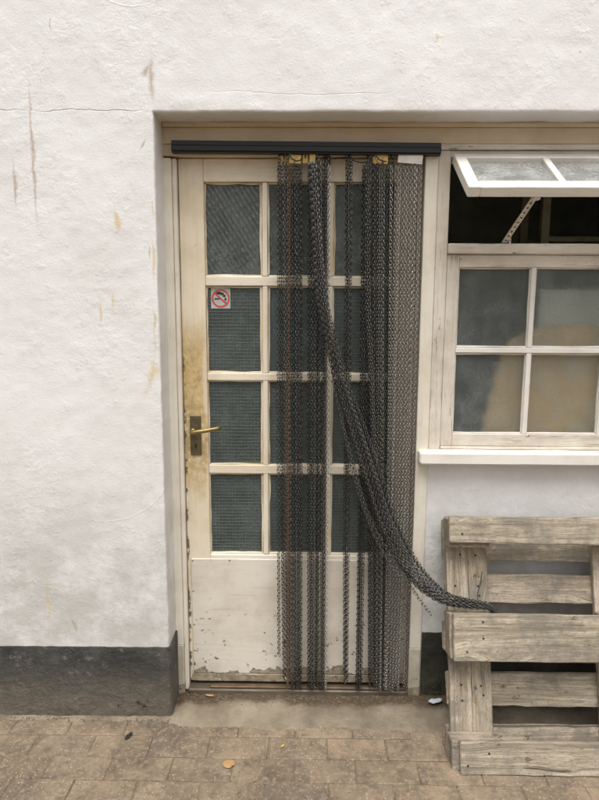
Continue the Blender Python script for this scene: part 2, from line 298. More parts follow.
M = dict(
    render=m_render_paint(), plinth=m_plinth(), recess_plinth=m_plinth_recess(), pallet=m_pallet(), paver=m_paver(), ground=m_ground(), concrete=m_concrete(),
    frame=m_paint('cream_frame_paint', (0.74, 0.69, 0.59), (0.50, 0.43, 0.32), 0.5, 0.5),
    head=m_paint('stained_shaded_head_paint', (0.60, 0.49, 0.35), (0.42, 0.32, 0.20), 0.2, 0.55),  # brown grime on cream, with the lintel's shade put into the colour
    door=m_paint('worn_door_paint', (0.72, 0.64, 0.50), (0.50, 0.39, 0.235), 0.3, 0.5, wear=True),
    putty=m_paint('yellowed_putty', (0.72, 0.635, 0.48), (0.46, 0.32, 0.15), 0.6, 0.75),
    jfoot=m_paint('dirty_jamb_foot_paint', (0.60, 0.55, 0.46), (0.30, 0.25, 0.175), 0.6, 0.8, zchip=(0.05, 0.1, 0.12)),
    bar=m_paint('glazing_bar_paint', (0.74, 0.675, 0.555), (0.50, 0.385, 0.23), 0.25, 0.45),
    foot=m_paint('flaking_door_paint', (0.70, 0.655, 0.57), (0.52, 0.455, 0.36), 0.3, 0.4, zchip=(0.108, 0.16, 0.15)),
    panel=m_paint('panel_paint', (0.66, 0.61, 0.525), (0.44, 0.375, 0.285), 0.5, 0.65, zchip=(0.104, 0.17, 0.17)),
    window=m_paint('weathered_window_paint', (0.70, 0.645, 0.56), (0.46, 0.395, 0.31), 1.2, 0.75, bare=(0.13, 0.112, 0.088), crack=(0.585, 0.5)),
    sash=m_paint('white_sash_paint', (0.78, 0.75, 0.69), (0.52, 0.45, 0.36), 0.4, 0.4),
    sill=m_paint('bright_sill_paint', (0.80, 0.77, 0.71), (0.55, 0.48, 0.38), 0.3, 0.35),
    black=m_simple('black_rail_metal', (0.012, 0.012, 0.013), 0.5, 0.0, 0.3, 30, 0.0005),
    brass=m_simple('tarnished_brass', (0.36, 0.27, 0.115), 0.42, 0.85, 0.45, 60, 0.0006),
    plate=m_simple('dull_bronze_plate', (0.16, 0.135, 0.075), 0.5, 0.6, 0.4, 50, 0.0006),
    dark=m_simple('dark_hole', (0.006, 0.006, 0.006), 0.8),
    nail=m_simple('rusty_nail', (0.075, 0.04, 0.024), 0.7, 0.4, 0.4),
    rustnail=m_simple('orange_rust', (0.30, 0.13, 0.045), 0.8, 0.1, 0.4),
    wire=m_simple('wire_in_glass', (0.19, 0.215, 0.205), 0.6, 0.2, 0.2),
    chain=m_chain('dull_grey_chain', (0.05, 0.049, 0.047), (0.17, 0.165, 0.155), 0.27, 0.9),
    chain_pale=m_chain('pale_aluminium_chain', (0.26, 0.25, 0.225), (0.48, 0.46, 0.41), 0.32, 0.8),
    chain_rust=m_chain('rust_brown_chain', (0.15, 0.085, 0.045), (0.24, 0.14, 0.075), 0.5, 0.4),
    strip=m_simple('yellowed_strip', (0.68, 0.46, 0.15), 0.6, 0, 0.35, 30),
    strip_w=m_simple('white_strip', (0.70, 0.67, 0.60), 0.6, 0, 0.2, 30),
    cord=m_simple('dark_cord', (0.03, 0.025, 0.02), 0.7),
    bronze=m_simple('brown_threshold_strip', (0.15, 0.095, 0.05), 0.55, 0.2, 0.5, 30),
    thresh=m_paint('bare_threshold_wood', (0.125, 0.10, 0.07), (0.045, 0.034, 0.024), 0.9, 0.75),
    g_wired=m_glass('wired_obscured_glass', (0.55, 0.68, 0.66), 0.24, 0.40, (0.185, 0.23, 0.218), 0.0006),
    g_wave=m_glass('rippled_obscured_glass', (0.60, 0.68, 0.65), 0.13, 0.38, (0.27, 0.30, 0.29), 'waves'),
    g_plain=m_glass('obscured_glass', (0.55, 0.68, 0.68), 0.24, 0.42, (0.21, 0.27, 0.27), 0.0006),
    g_win=m_glass('dirty_frosted_glass', (0.96, 0.98, 0.96), 0.36, 0.26, (0.33, 0.365, 0.35), 0.0008, 1.35, 0.60),
    g_vent=m_glass('clear_hazed_dirty_glass', (0.9, 0.93, 0.92), 0.08, 0.55, (0.62, 0.63, 0.61), None, 1.5),  # pale film: dirt plus the sky's reflection put into its colour
    tan=m_simple('tan_card', (0.76, 0.53, 0.26), 0.8, 0, 0.2, 8), pale=m_simple('pale_card', (0.80, 0.82, 0.73), 0.8, 0, 0.15, 8),
    room=m_simple('dim_green_plaster', (0.55, 0.58, 0.50), 0.9, 0, 0.3, 5), floor=m_simple('dim_floor', (0.22, 0.20, 0.17), 0.8, 0, 0.3, 5),
    shelf=m_simple('olive_shelf_paint', (0.46, 0.43, 0.30), 0.7, 0, 0.3, 12),
    st_bg=m_simple('sticker_film', (0.42, 0.46, 0.43), 0.4, 0, 0.15), st_red=m_simple('sticker_red', (0.55, 0.085, 0.06), 0.4, 0, 0.2),
    st_blk=m_simple('sticker_black', (0.03, 0.035, 0.035), 0.4), paper=m_simple('scrap_white', (0.62, 0.66, 0.70), 0.5, 0, 0.2),
    leaf_d=m_simple('dark_leaf', (0.025, 0.022, 0.02), 0.6), leaf_t=m_simple('tan_leaf', (0.45, 0.27, 0.115), 0.7, 0, 0.3, 60), leaf_y=m_simple('yellow_leaf', (0.60, 0.38, 0.07), 0.6),
)

# ------------------------------------------------------------------ mesh helpers
def mesh_obj(name, verts, faces, mat, parent=None, smooth=False, loc=None):
    me = bpy.data.meshes.new(name); me.from_pydata(verts, [], faces); me.validate(); me.update()
    bm = bmesh.new(); bm.from_mesh(me); bmesh.ops.recalc_face_normals(bm, faces=bm.faces); bm.to_mesh(me); bm.free()
    if mat: me.materials.append(mat)
    if smooth:
        for f in me.polygons: f.use_smooth = True
    o = bpy.data.objects.new(name, me); COL.objects.link(o)
    if parent is not None: o.parent = parent
    if loc: o.location = loc
    return o
def tag(o, label=None, cat=None, group=None, kind=None):
    for k, v in (('label', label), ('category', cat), ('group', group), ('kind', kind)):
        if v: o[k] = v
    return o
def empty(name, loc=(0, 0, 0)):
    o = bpy.data.objects.new(name, None); COL.objects.link(o); o.location = loc; o.empty_display_size = 0.1
    return o
SEED = [0]
def plank_data(L, W, T, ch=0.003, seg=12, wob=0.0012, bite=0.0):
    """a length of sawn timber along X (T along Y, W along Z) with worn, slightly wavering arrises"""
    SEED[0] += 1; s0 = SEED[0]*7.31
    ch = min(ch, W*0.3, T*0.3)
    prof = [(-T/2+ch, -W/2), (T/2-ch, -W/2), (T/2, -W/2+ch), (T/2, W/2-ch), (T/2-ch, W/2), (-T/2+ch, W/2), (-T/2, W/2-ch), (-T/2, -W/2+ch)]
    xs = [-L/2, -L/2 + ch] + [-L/2 + L*(i/seg) for i in range(1, seg)] + [L/2 - ch, L/2]
    v = []; f = []
    for i, x in enumerate(xs):
        end = i == 0 or i == len(xs)-1
        for j, (a, b) in enumerate(prof):
            na = noise.noise(Vector((x*9 + s0, j*3.1, 1.7)))*wob; nb = noise.noise(Vector((x*9 + s0, j*3.1, 9.2)))*wob
            if bite:
                k = max(0.0, noise.noise(Vector((x*14 + s0, j*5.3, 4.4))) - 0.35)*bite
                na -= k*(1 if a > 0 else -1); nb -= k*(1 if b > 0 else -1)
            e = ch*0.8 if end else 0
            aa = a + na - e*(1 if a > 0 else -1); bb = b + nb - e*(1 if b > 0 else -1)
            v.append((x + (noise.noise(Vector((j*2.2, s0, 5.5)))*wob if end else 0), aa, bb))
    n = 8
    for i in range(len(xs)-1):
        for j in range(n):
            f.append((i*n+j, i*n+(j+1) % n, (i+1)*n+(j+1) % n, (i+1)*n+j))
    f.append(tuple(range(n-1, -1, -1))); f.append(tuple(range((len(xs)-1)*n, len(xs)*n)))
    return v, f
def plank(name, L, W, T, mat, parent, M4=None, **kw):
    v, f = plank_data(L, W, T, **kw)
    o = mesh_obj(name, v, f, mat, parent)
    if M4 is not None: o.matrix_local = M4
    return o
def bar(name, x0, x1, y0, y1, z0, z1, mat, parent, **kw):
    """axis-aligned member given by its extents (in the parent's frame); grain runs along its longer side"""
    c = Vector(((x0+x1)/2, (y0+y1)/2, (z0+z1)/2)); X, Y, Z = x1-x0, y1-y0, z1-z0
    kw.setdefault('ch', 0.0022); kw.setdefault('wob', 0.0008)
    if X >= Z:
        return plank(name, X, Z, Y, mat, parent, Matrix.Translation(c), seg=kw.pop('seg', max(3, int(X/0.06))), **kw)
    m = Matrix.Translation(c) @ Matrix.Rotation(R(-90), 4, 'Y')
    return plank(name, Z, X, Y, mat, parent, m, seg=kw.pop('seg', max(3, int(Z/0.06))), **kw)
def box_data(x0, x1, y0, y1, z0, z1):
    v = [(x, y, z) for x in (x0, x1) for y in (y0, y1) for z in (z0, z1)]
    f = [(0, 1, 3, 2), (4, 6, 7, 5), (0, 4, 5, 1), (2, 3, 7, 6), (0, 2, 6, 4), (1, 5, 7, 3)]
    return v, f
def boxes(name, bs, mat, parent=None):
    V = []; F = []
    for b in bs:
        v, f = box_data(*b); k = len(V); V += v; F += [tuple(i+k for i in q) for q in f]
    return mesh_obj(name, V, F, mat, parent)
def tube_data(pts, r, sides=8, caps=True):
    V = []; F = []; pts = [Vector(p) for p in pts]; up = Vector((0.3, 0.2, 1)).normalized(); rr = r if isinstance(r, (list, tuple)) else [r]*len(pts)
    for i, p in enumerate(pts):
        d = (pts[min(i+1, len(pts)-1)] - pts[max(i-1, 0)]).normalized()
        a = d.cross(up)
        if a.length < 1e-3: a = d.cross(Vector((1, 0, 0)))
        a.normalize(); b = d.cross(a)
        for k in range(sides):
            t = 2*math.pi*k/sides; V.append(tuple(p + (a*math.cos(t) + b*math.sin(t))*rr[i]))
    for i in range(len(pts)-1):
        for k in range(sides):
            F.append((i*sides+k, i*sides+(k+1) % sides, (i+1)*sides+(k+1) % sides, (i+1)*sides+k))
    if caps: F.append(tuple(range(sides))); F.append(tuple(range((len(pts)-1)*sides, len(pts)*sides)))
    return V, F
def frange(a, b, st):
    n = max(1, int(round((b-a)/st))); return [a + (b-a)*i/n for i in range(n)] + [b]
def relief(x, z):
    """hand-trowelled render: slow waves, trowel sweeps and lumps, in metres"""
    p = Vector((x, 0.0, z))
    h = noise.noise(p*1.3)*0.004 + noise.noise(p*4.1 + Vector((3, 0, 1)))*0.0022
    q = p + Vector((noise.noise(p*5), 0, noise.noise(p*5 + Vector((9, 0, 0)))))*0.07
    h += (0.5 - abs(noise.noise(q*10)))*0.0016 + noise.noise(p*23)*0.0009 + noise.noise(p*47)*0.0006
    return h

# ------------------------------------------------------------------ setting: ground
GX, GY = 0.2085, 0.1065
g = mesh_obj('pavement', [(-60, -60, -0.0035), (60, -60, -0.0035), (60, 0.3, -0.0035), (-60, 0.3, -0.0035)], [(0, 1, 2, 3)], M['ground'])
tag(g, kind='structure')
def paver_mesh(k):
    v, f = plank_data(GX-0.0032, GY-0.0032, 0.05, ch=0.0028, seg=3, wob=0.0018)
    v = [(x, z, y - 0.025) for x, y, z in v]
    me = bpy.data.meshes.new('paving_block'); me.from_pydata(v, [], f)
    bm = bmesh.new(); bm.from_mesh(me); bmesh.ops.recalc_face_normals(bm, faces=bm.faces); bm.to_mesh(me); bm.free()
    me.materials.append(M['paver']); return me
PM = [paver_mesh(k) for k in range(6)]
for row in range(-1, 11):
    yc = -0.22 - GY*(row + 0.5)
    off = 0.075 if row % 2 == 0 else 0.075 + GX/2 - 0.01
    for i in range(-8, 9):
        o = bpy.data.objects.new('paving_block', random.choice(PM)); COL.objects.link(o); o.parent = g
        o.location = (off + GX*i + GX*0.5 + random.uniform(-1, 1)*0.0012, yc + random.uniform(-1, 1)*0.001, random.uniform(-0.0012, 0.0014))
        o.rotation_euler = (R(random.uniform(-0.35, 0.35)), R(random.uniform(-0.3, 0.3)), R(random.uniform(-0.4, 0.4)))

# concrete skirt along the foot of the wall, swelling to a worn step before the door
xs = frange(-4, -1.5, 0.2) + frange(-1.5, 1.6, 0.01)[1:] + frange(1.6, 4, 0.2)[1:]
V = []; F = []; NV = 26
for x in xs:
    n = noise.noise(Vector((x*3.3, 0.4, 0)))*0.014 + noise.noise(Vector((x*14, 2.4, 0)))*0.007
    k = min(1, max(0, (x + 0.56)/0.12)) ; k = k*k*(3-2*k)
    ye = (-0.146 + n) - 0.034*k
    yw = -0.10*(1-k) + 0.10*k
    for j in range(NV):
        t = j/(NV-1); y = ye + (yw - ye)*t
        prof = min(1, t/0.18) ** 0.6
        hz = (0.006 + 0.004*k)*prof + k*0.018*min(1, max(0, (y + 0.14)/0.05)) + (1-k)*0.003*t
        hz += (noise.noise(Vector((x*9, y*9, 3)))*0.0045 + noise.noise(Vector((x*37, y*37, 8)))*0.0026 + noise.noise(Vector((x*80, y*80, 5)))*0.0014)*prof
        V.append((x, y, hz - 0.004*(1 if j == 0 else 0)))
for i in range(len(xs)-1):
    for j in range(NV-1):
        F.append((i*NV+j, (i+1)*NV+j, (i+1)*NV+j+1, i*NV+j+1))
tag(mesh_obj('concrete_step', V, F, M['concrete'], smooth=True), kind='structure')

# ------------------------------------------------------------------ building: rendered wall with the recess
X0, X1, ZT = -0.510, 1.50, 2.165          # recess: left edge, right edge, soffit height
bld = tag(empty('white_building', (0, 0.0, 0)), 'white rendered wall with trowel marks, rust streaks and dark painted foot around the door recess', 'building')
RAD = 0.008
def wall_sheet(name, xs, zs, keep, yfun, mat):
    idx = {}; V = []; F = []
    def vid(i, j):
        if (i, j) not in idx:
            idx[(i, j)] = len(V); V.append(yfun(xs[i], zs[j]))
        return idx[(i, j)]
    for i in range(len(xs)-1):
        for j in range(len(zs)-1):
            if keep((xs[i]+xs[i+1])/2, (zs[j]+zs[j+1])/2): F.append((vid(i, j), vid(i+1, j), vid(i+1, j+1), vid(i, j+1)))
    return V, F, idx
edge = [0.0, 0.0012, 0.003, 0.0055, 0.0085]
wx = frange(-4.5, -1.5, 0.25) + frange(-1.5, X0-0.0085, 0.0125)[1:] + [X0-e for e in edge[::-1]][1:] + frange(X0, X1, 0.0125)[1:] + [X1+e for e in edge][1:] + frange(X1+0.0085, 1.9, 0.03)[1:] + frange(1.9, 4.5, 0.25)[1:]
wz = frange(-0.05, ZT, 0.0125) + [ZT+e for e in edge][1:] + frange(ZT+0.0085, 3.0, 0.0125)[1:] + frange(3.0, 5.2, 0.25)[1:]
inhole = lambda x, z: X0 < x < X1 and z < ZT
def edgewob(a, s): return noise.noise(Vector((a*6, s, 0)))*0.003 + noise.noise(Vector((a*25, s, 4)))*0.0016
def wpos(x, z):
    dx = max(X0 - x, x - X1, 0.0) if z < ZT else (max(X0 - x, x - X1, 0.0))
    dz = max(z - ZT, 0.0)
    d = math.hypot(dx, dz)
    y = -0.12 - relief(x, z)
    if d < RAD: y += RAD - math.sqrt(max(0.0, RAD*RAD - (RAD-d)**2))
    px, pz = x, z
    if d < 0.03:
        if dx > 0 or abs(x-X0) < 1e-6 or abs(x-X1) < 1e-6: px += edgewob(z, 1.0)*(1-d/0.03)
        if dz > 0 or abs(z-ZT) < 1e-6: pz += edgewob(x, 5.0)*(1-d/0.03)
    return (px, y, pz)
V, F, idx = wall_sheet('wall', wx, wz, lambda x, z: not inhole(x, z), wpos, None)
iX0, iX1, jZ = wx.index(X0), wx.index(X1), wz.index(ZT)
loop = [(iX0, j) for j in range(0, jZ+1)] + [(i, jZ) for i in range(iX0+1, iX1)] + [(iX1, j) for j in range(jZ, -1, -1)]
prev = [idx[k] for k in loop]
for step in range(6):                                     # the returns (reveals and soffit)
    cur = []
    for (i, j) in loop:
        b = V[idx[(i, j)]]; t = (step+1)/6; y = b[1] + (0.075 - b[1])*t
        n = noise.noise(Vector((wx[i]*12, y*20, wz[j]*12)))*0.0012
        cur.append(len(V)); V.append((b[0] + n, y, b[2] + n))
    for a in range(len(loop)-1): F.append((prev[a], prev[a+1], cur[a+1], cur[a]))
    prev = cur
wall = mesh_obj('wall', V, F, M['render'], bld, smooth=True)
# wall under the window, set back in the recess
zz = frange(-0.05, 1.0, 0.0125); xx = frange(0.442, X1+0.02, 0.0125)
V, F, _ = wall_sheet('recess_wall', xx, zz, lambda x, z: True, lambda x, z: (x, 0.004 - relief(x+7, z)*0.7, z), None)
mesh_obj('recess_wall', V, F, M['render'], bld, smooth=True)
# plinths: a thick dark coat with a hand-cut top edge
def plinth(path, top, mat, off):
    """path: points of the wall foot; the coat stands proud of the wall by off along each normal"""
    V = []; F = []; NZ = 20
    for i, (x, y, nx, ny, s) in enumerate(path):
        zt = top + noise.noise(Vector((s*5, 1.1, 0)))*0.0035 + noise.noise(Vector((s*31, 7, 0)))*0.002
        for j in range(NZ+1):
            z = -0.03 + (zt + 0.03)*j/NZ
            o = off + (relief(x, z) if abs(ny) > abs(nx) else 0) + noise.noise(Vector((s*17, z*17, 2)))*0.0012
            V.append((x + nx*o, y + ny*o, z))
        V.append((x - nx*0.004, y - ny*0.004, zt + 0.001))
    n = NZ+2
    for i in range(len(path)-1):
        for j in range(n-1): F.append((i*n+j, (i+1)*n+j, (i+1)*n+j+1, i*n+j+1))
    return mesh_obj('plinth', V, F, mat, bld, smooth=False)
pth = [(x, -0.12, 0, -1, x) for x in frange(-4.4, -1.5, 0.3) + frange(-1.5, X0-0.012, 0.0125)[1:]]
pth += [(X0-0.002, -0.1195, 0.25, -0.95, X0), (X0+0.0005, -0.116, 0.95, -0.25, X0)] + [(X0+0.001, y, 1, 0, X0 + y + 0.12) for y in frange(-0.10, 0.03, 0.0125)]
plinth(pth, 0.287, M['plinth'], 0.0045)
plinth([(x, 0.004, 0, -1, x) for x in frange(0.448, X1+0.01, 0.0125)], 0.289, M['recess_plinth'], 0.004)
plinth([(x, -0.12, 0, -1, x) for x in frange(X1+0.012, 4.4, 0.1)], 0.287, M['plinth'], 0.0045)
# the dim room behind
RY0, RY1, RX0, RX1, RZ = 0.075, 1.9, -1.6, 2.6, 2.6
boxes('inner_wall', [(RX0, -0.50, RY0, 0.16, -0.05, RZ), (0.412, 0.478, RY0, 0.16, -0.05, RZ), (0.478, 1.44, RY0, 0.16, -0.05, 1.0), (1.44, RX1, RY0, 0.16, -0.05, RZ), (-0.50, 0.412, RY0, 0.16, 2.10, RZ), (0.478, 1.44, RY0, 0.16, 2.085, RZ)], M['room'], bld)
boxes('room_wall', [(RX0, RX1, RY1, RY1+0.1, -0.05, RZ), (RX0-0.1, RX0, RY0, RY1+0.1, -0.05, RZ), (RX1, RX1+0.1, RY0, RY1+0.1, -0.05, RZ)], M['room'], bld)
boxes('ceiling', [(RX0-0.1, RX1+0.1, RY0, RY1+0.1, RZ, RZ+0.1)], M['room'], bld)
boxes('room_floor', [(RX0-0.1, RX1+0.1, 0.10, RY1+0.1, -0.05, 0.03)], M['floor'], bld)

# ------------------------------------------------------------------ door frame
fr = tag(empty('door_frame', (0, 0.03, 0)), 'cream painted wooden frame with moulded head around the glazed door', 'door frame')
def fbar(name, x0, x1, y0, y1, z0, z1, mat='frame', **kw): return bar(name, x0, x1, y0-0.03, y1-0.03, z0, z1, M[mat], fr, **kw)
fbar('jamb', -0.512, -0.482, 0.0, 0.10, 0.2262, 2.05); fbar('jamb', -0.512, -0.4815, -0.002, 0.10, 0.012, 0.2255, 'jfoot')
fbar('jamb', -0.4815, -0.466, 0.010, 0.10, 0.03, 2.05)
fbar('jamb', 0.400, 0.4455, -0.004, 0.10, 0.2262, 2.055); fbar('jamb', 0.3985, 0.4455, -0.006, 0.10, 0.012, 0.2255, 'jfoot')
fbar('head_board', -0.511, 1.499, 0.0, 0.09, 2.0962, 2.1502, 'head')
fbar('head_moulding', -0.511, 1.499, -0.012, 0.09, 2.1500, 2.1680, 'head', ch=0.006)
fbar('head_rail', -0.511, 0.446, 0.004, 0.095, 2.0565, 2.0955, 'head')
fbar('threshold', -0.466, 0.400, -0.012, 0.10, 0.012, 0.046, 'thresh', ch=0.004, bite=0.006)
fbar('threshold_strip', -0.38, 0.395, -0.006, 0.012, 0.0465, 0.056, 'bronze')

# ------------------------------------------------------------------ door leaf
DX0, DX1, DZ0, DZ1 = -0.464, 0.398, 0.058, 2.054
Y0, Y1 = 0.030, 0.072
door = tag(empty('glazed_door', (DX0, 0.05, DZ0)), 'worn cream door with twelve obscured panes, brass lever handle and flaking lower panel', 'door')
def dbar(name, x0, x1, y0, y1, z0, z1, mat='door', **kw):
    return bar(name, x0-DX0, x1-DX0, y0-0.05, y1-0.05, z0-DZ0, z1-DZ0, M[mat], door, **kw)
colg = [(-0.370, -0.174), (-0.143, 0.062), (0.093, 0.303)]
rowg = [(1.653, 1.970), (1.300, 1.608), (0.950, 1.263), (0.595, 0.907)]
dbar('stile', DX0, -0.375, Y0, Y1, DZ0, DZ1); dbar('stile', 0.308, DX1, Y0, Y1, DZ0, DZ1)
dbar('top_rail', -0.375, 0.308, Y0+0.0006, Y1, 1.976, DZ1)
dbar('bottom_rail', -0.375, 0.308, Y0+0.0006, Y1, DZ0, 0.588, 'foot')
for a, b in ((1.614, 1.647), (1.268, 1.295), (0.912, 0.945)): dbar('glazing_bar', -0.375, 0.308, Y0+0.004, Y1-0.006, a, b, 'bar')
for (a, b) in ((-0.168, -0.149), (0.068, 0.087)):
    for (z0, z1) in rowg: dbar('glazing_bar', a, b, Y0+0.005, Y1-0.007, z0-0.005, z1+0.005, 'bar')
PNL = []
for ci, (x0, x1) in enumerate(colg):
    for ri, (z0, z1) in enumerate(rowg):
        kind = 'g_wave' if ri == 0 else ('g_plain' if (ci == 1 and ri == 1) else 'g_wired')
        pn = boxes('pane', [(x0-0.004-DX0, x1+0.004-DX0, 0.0, 0.004, z0-0.004-DZ0, z1+0.004-DZ0)], M[kind], door)
        if kind == 'g_wired':
            ws = []; px = x0 + 0.004; yy = -0.0012
            while px < x1: ws.append((px-0.00032-DX0, px+0.00032-DX0, yy, yy+0.0008, z0-0.003-DZ0, z1+0.003-DZ0)); px += 0.0127
            pz = z0 + 0.006
            while pz < z1: ws.append((x0-0.003-DX0, x1+0.003-DX0, yy-0.0002, yy+0.0006, pz-0.0006-DZ0, pz+0.0006-DZ0)); pz += 0.0127
            boxes('wire_mesh', ws, M['wire'], pn)
        # glazing putty round the pane, thick at the bottom edge
        for (a, b, c, d) in ((x0-0.0058, x0, z0, z1), (x1, x1+0.0058, z0, z1), (x0-0.0058, x1+0.0058, z0-0.0095, z0), (x0-0.0058, x1+0.0058, z1, z1+0.0058)):
            dbar('putty', a - (0.002 if c == z0 and d == z1 and a == x1 else 0), b, 0.0415, 0.0495, c, d, 'putty', ch=0.003, wob=0.0048, seg=14)
pl = dbar('panel', -0.449, 0.383, 0.0225, 0.0296, 0.094, 0.574, 'panel', seg=20, wob=0.0015)
for (x, z) in ((-0.443, 0.565), (-0.443, 0.44), (-0.442, 0.30), (-0.443, 0.19), (-0.30, 0.568), (-0.05, 0.568), (0.15, 0.568), (0.377, 0.565), (0.377, 0.42), (0.377, 0.25)):
    V, F = tube_data([(0, 0.002, 0), (0, -0.0008, 0)], 0.0032, 8)
    o = mesh_obj('nail_head', V, F, M['rustnail'], door); o.location = (x-DX0, 0.0225-0.05, z-DZ0)
dbar('weatherboard', -0.455, 0.392, 0.0215, 0.0297, 0.060, 0.0925, 'foot', bite=0.012, wob=0.002)
# handle: long plate, boss, lever returning toward the door, keyhole
def dpt(x, y, z): return (x-DX0, y-0.05, z-DZ0)
hp = dbar('door_handle', -0.4415, -0.4005, 0.0235, 0.0299, 0.985, 1.1355, 'plate', ch=0.0015, wob=0.0002)
def hpart(*a):
    o = mesh_obj(*a); o.parent = hp; o.matrix_parent_inverse = hp.matrix_basis.inverted(); return o
V, F = tube_data([dpt(-0.429, 0.024, 1.079), dpt(-0.429, 0.014, 1.079), dpt(-0.429, 0.006, 1.079)], [0.0125, 0.0115, 0.009], 16)
hpart('handle_boss', V, F, M['brass'], None, True)
lv = [(-0.432, -0.013, 1.0785), (-0.425, -0.0155, 1.0795), (-0.405, -0.017, 1.083), (-0.38, -0.017, 1.087), (-0.355, -0.016, 1.0915), (-0.335, -0.012, 1.095), (-0.327, -0.002, 1.0965), (-0.325, 0.008, 1.097)]
V, F = tube_data([dpt(*p) for p in lv], [0.0085, 0.0095, 0.0085, 0.0078, 0.0078, 0.0082, 0.0075, 0.006], 12)
hpart('lever', V, F, M['brass'], None, True)
V, F = tube_data([dpt(-0.429, 0.012, 1.079), dpt(-0.429, -0.014, 1.079)], 0.0075, 12); hpart('spindle', V, F, M['brass'], None, True)
V, F = tube_data([dpt(-0.421, 0.024, 1.024), dpt(-0.421, 0.0231, 1.024)], 0.0038, 12)
v2, f2 = box_data(*(lambda a, b: (a[0], b[0], a[1], b[1], a[2], b[2]))(dpt(-0.4232, 0.0232, 1.011), dpt(-0.4188, 0.024, 1.024)))
k = len(V); hpart('keyhole', V + v2, F + [tuple(i+k for i in q) for q in f2], M['dark'], None)
for z in (1.128, 0.992):
    V, F = tube_data([dpt(-0.421, 0.024, z), dpt(-0.421, 0.0227, z)], 0.0034, 10); hpart('screw', V, F, M['brass'], None)
# the no-smoking sticker on the second pane
sx, sz, sw = -0.3225, 1.569, 0.0355
st = boxes('no_smoking_sticker', [(-sw, sw, 0, 0.0006, -sw*1.03, sw*1.03)], M['st_bg'], door); st.location = dpt(sx, 0.0478, sz)
st['label'] = 'square no smoking sticker with red ring and bar'
def ring(r0, r1, y0, y1, n=40):
    V = []; F = []
    for i in range(n):
        a = 2*math.pi*i/n
        for (r, y) in ((r0, y0), (r1, y0), (r1, y1), (r0, y1)): V.append((r*math.cos(a), y, r*math.sin(a)))
    for i in range(n):
        for k in range(4): F.append((i*4+k, i*4+(k+1) % 4, ((i+1) % n)*4+(k+1) % 4, ((i+1) % n)*4+k))
    return V, F
V, F = ring(0.0270, 0.0335, -0.0007, -0.0002); mesh_obj('red_ring', V, F, M['st_red'], st)
o = boxes('red_bar', [(-0.0285, 0.0285, -0.0011, -0.0008, -0.003, 0.003)], M['st_red'], st); o.rotation_euler = (0, R(42), 0)
o = boxes('cigarette', [(-0.0225, -0.002, -0.0006, -0.0002, -0.0035, 0.0015), (-0.0235, -0.0225, -0.0006, -0.0002, -0.003, 0.002)], M['st_blk'], st); o.rotation_euler = (0, R(-3), 0)
V = []; F = []
for cx, cz, rx, rz in ((-0.006, 0.019, 0.010, 0.0055), (0.004, 0.0165, 0.0085, 0.005), (0.013, 0.009, 0.006, 0.0045), (0.0175, -0.003, 0.004, 0.006), (0.010, -0.010, 0.0035, 0.002)):
    k = len(V); V += [(cx + rx*math.cos(a*math.pi/6), -0.0005 - 0.00004*cx*100, cz + rz*math.sin(a*math.pi/6)) for a in range(12)]; F.append(tuple(range(k, k+12)))
mesh_obj('smoke_cloud', V, F, M['st_blk'], st)

# ------------------------------------------------------------------ window
win = tag(empty('window', (0.49, 0.0, 0.98)), 'weathered white wooden window with frosted panes and its top vent propped open', 'window')
def wbar(name, x0, x1, y0, y1, z0, z1, mat='window', parent=None, **kw):
    return bar(name, x0-0.49, x1-0.49, y0, y1, z0-0.98, z1-0.98, M[mat], parent or win, **kw)
WR = 1.44
wbar('frame_post', 0.4465, 0.4895, 0.003, 0.11, 1.0215, 2.076); wbar('frame_post', WR, 1.499, 0.003, 0.11, 1.0215, 2.076)
wbar('frame_head', 0.4465, 1.499, -0.003, 0.11, 2.0765, 2.0955); wbar('frame_head', 0.4895, WR, 0.006, 0.11, 2.0525, 2.0762)
wbar('transom', 0.4895, WR, -0.010, 0.11, 1.7265, 1.7625, ch=0.004)
sl = wbar('sill', 0.407, 1.499, -0.055, 0.115, 0.974, 1.0212, 'sill', ch=0.006, bite=0.004)
# lower sash
wbar('sash_stile', 0.4905, 0.534, 0.006, 0.05, 1.032, 1.7255); wbar('sash_stile', 1.393, WR-0.001, 0.006, 0.05, 1.032, 1.7255)
wbar('sash_rail', 0.534, 1.393, 0.0065, 0.05, 1.032, 1.078, bite=0.004); wbar('sash_rail', 0.534, 1.393, 0.0065, 0.05, 1.681, 1.7255)
wbar('sash_bead', 0.4905, WR-0.001, -0.004, 0.05, 1.0215, 1.0318, bite=0.006, wob=0.002)
cols = [(0.539, 0.788), (0.812, 1.062), (1.086, 1.388)]; rows = [(1.083, 1.371), (1.403, 1.676)]
for (a, b) in ((0.791, 0.809), (1.065, 1.083)):
    for (z0, z1) in rows: wbar('glazing_bar', a, b, 0.008, 0.045, z0-0.006, z1+0.006, 'sash')
wbar('glazing_bar', 0.534, 1.393, 0.0072, 0.045, 1.3775, 1.3965, 'sash')
for (x0, x1) in cols:
    for (z0, z1) in rows:
        boxes('pane', [(x0-0.004-0.49, x1+0.004-0.49, 0.026, 0.030, z0-0.005-0.98, z1+0.005-0.98)], M['g_win'], win)
        for (a, b, c, d) in ((x0-0.0045, x0, z0, z1), (x1, x1+0.0045, z0, z1), (x0-0.0045, x1+0.0045, z0-0.0062, z0), (x0-0.0045, x1+0.0045, z1, z1+0.0045)):
            wbar('putty', a, b, 0.0155, 0.0255, c, d, 'sash', ch=0.003, wob=0.0026)
wbar('inner_sill', 0.4785, 1.4395, 0.116, 0.42, 0.985, 1.02, 'sash')
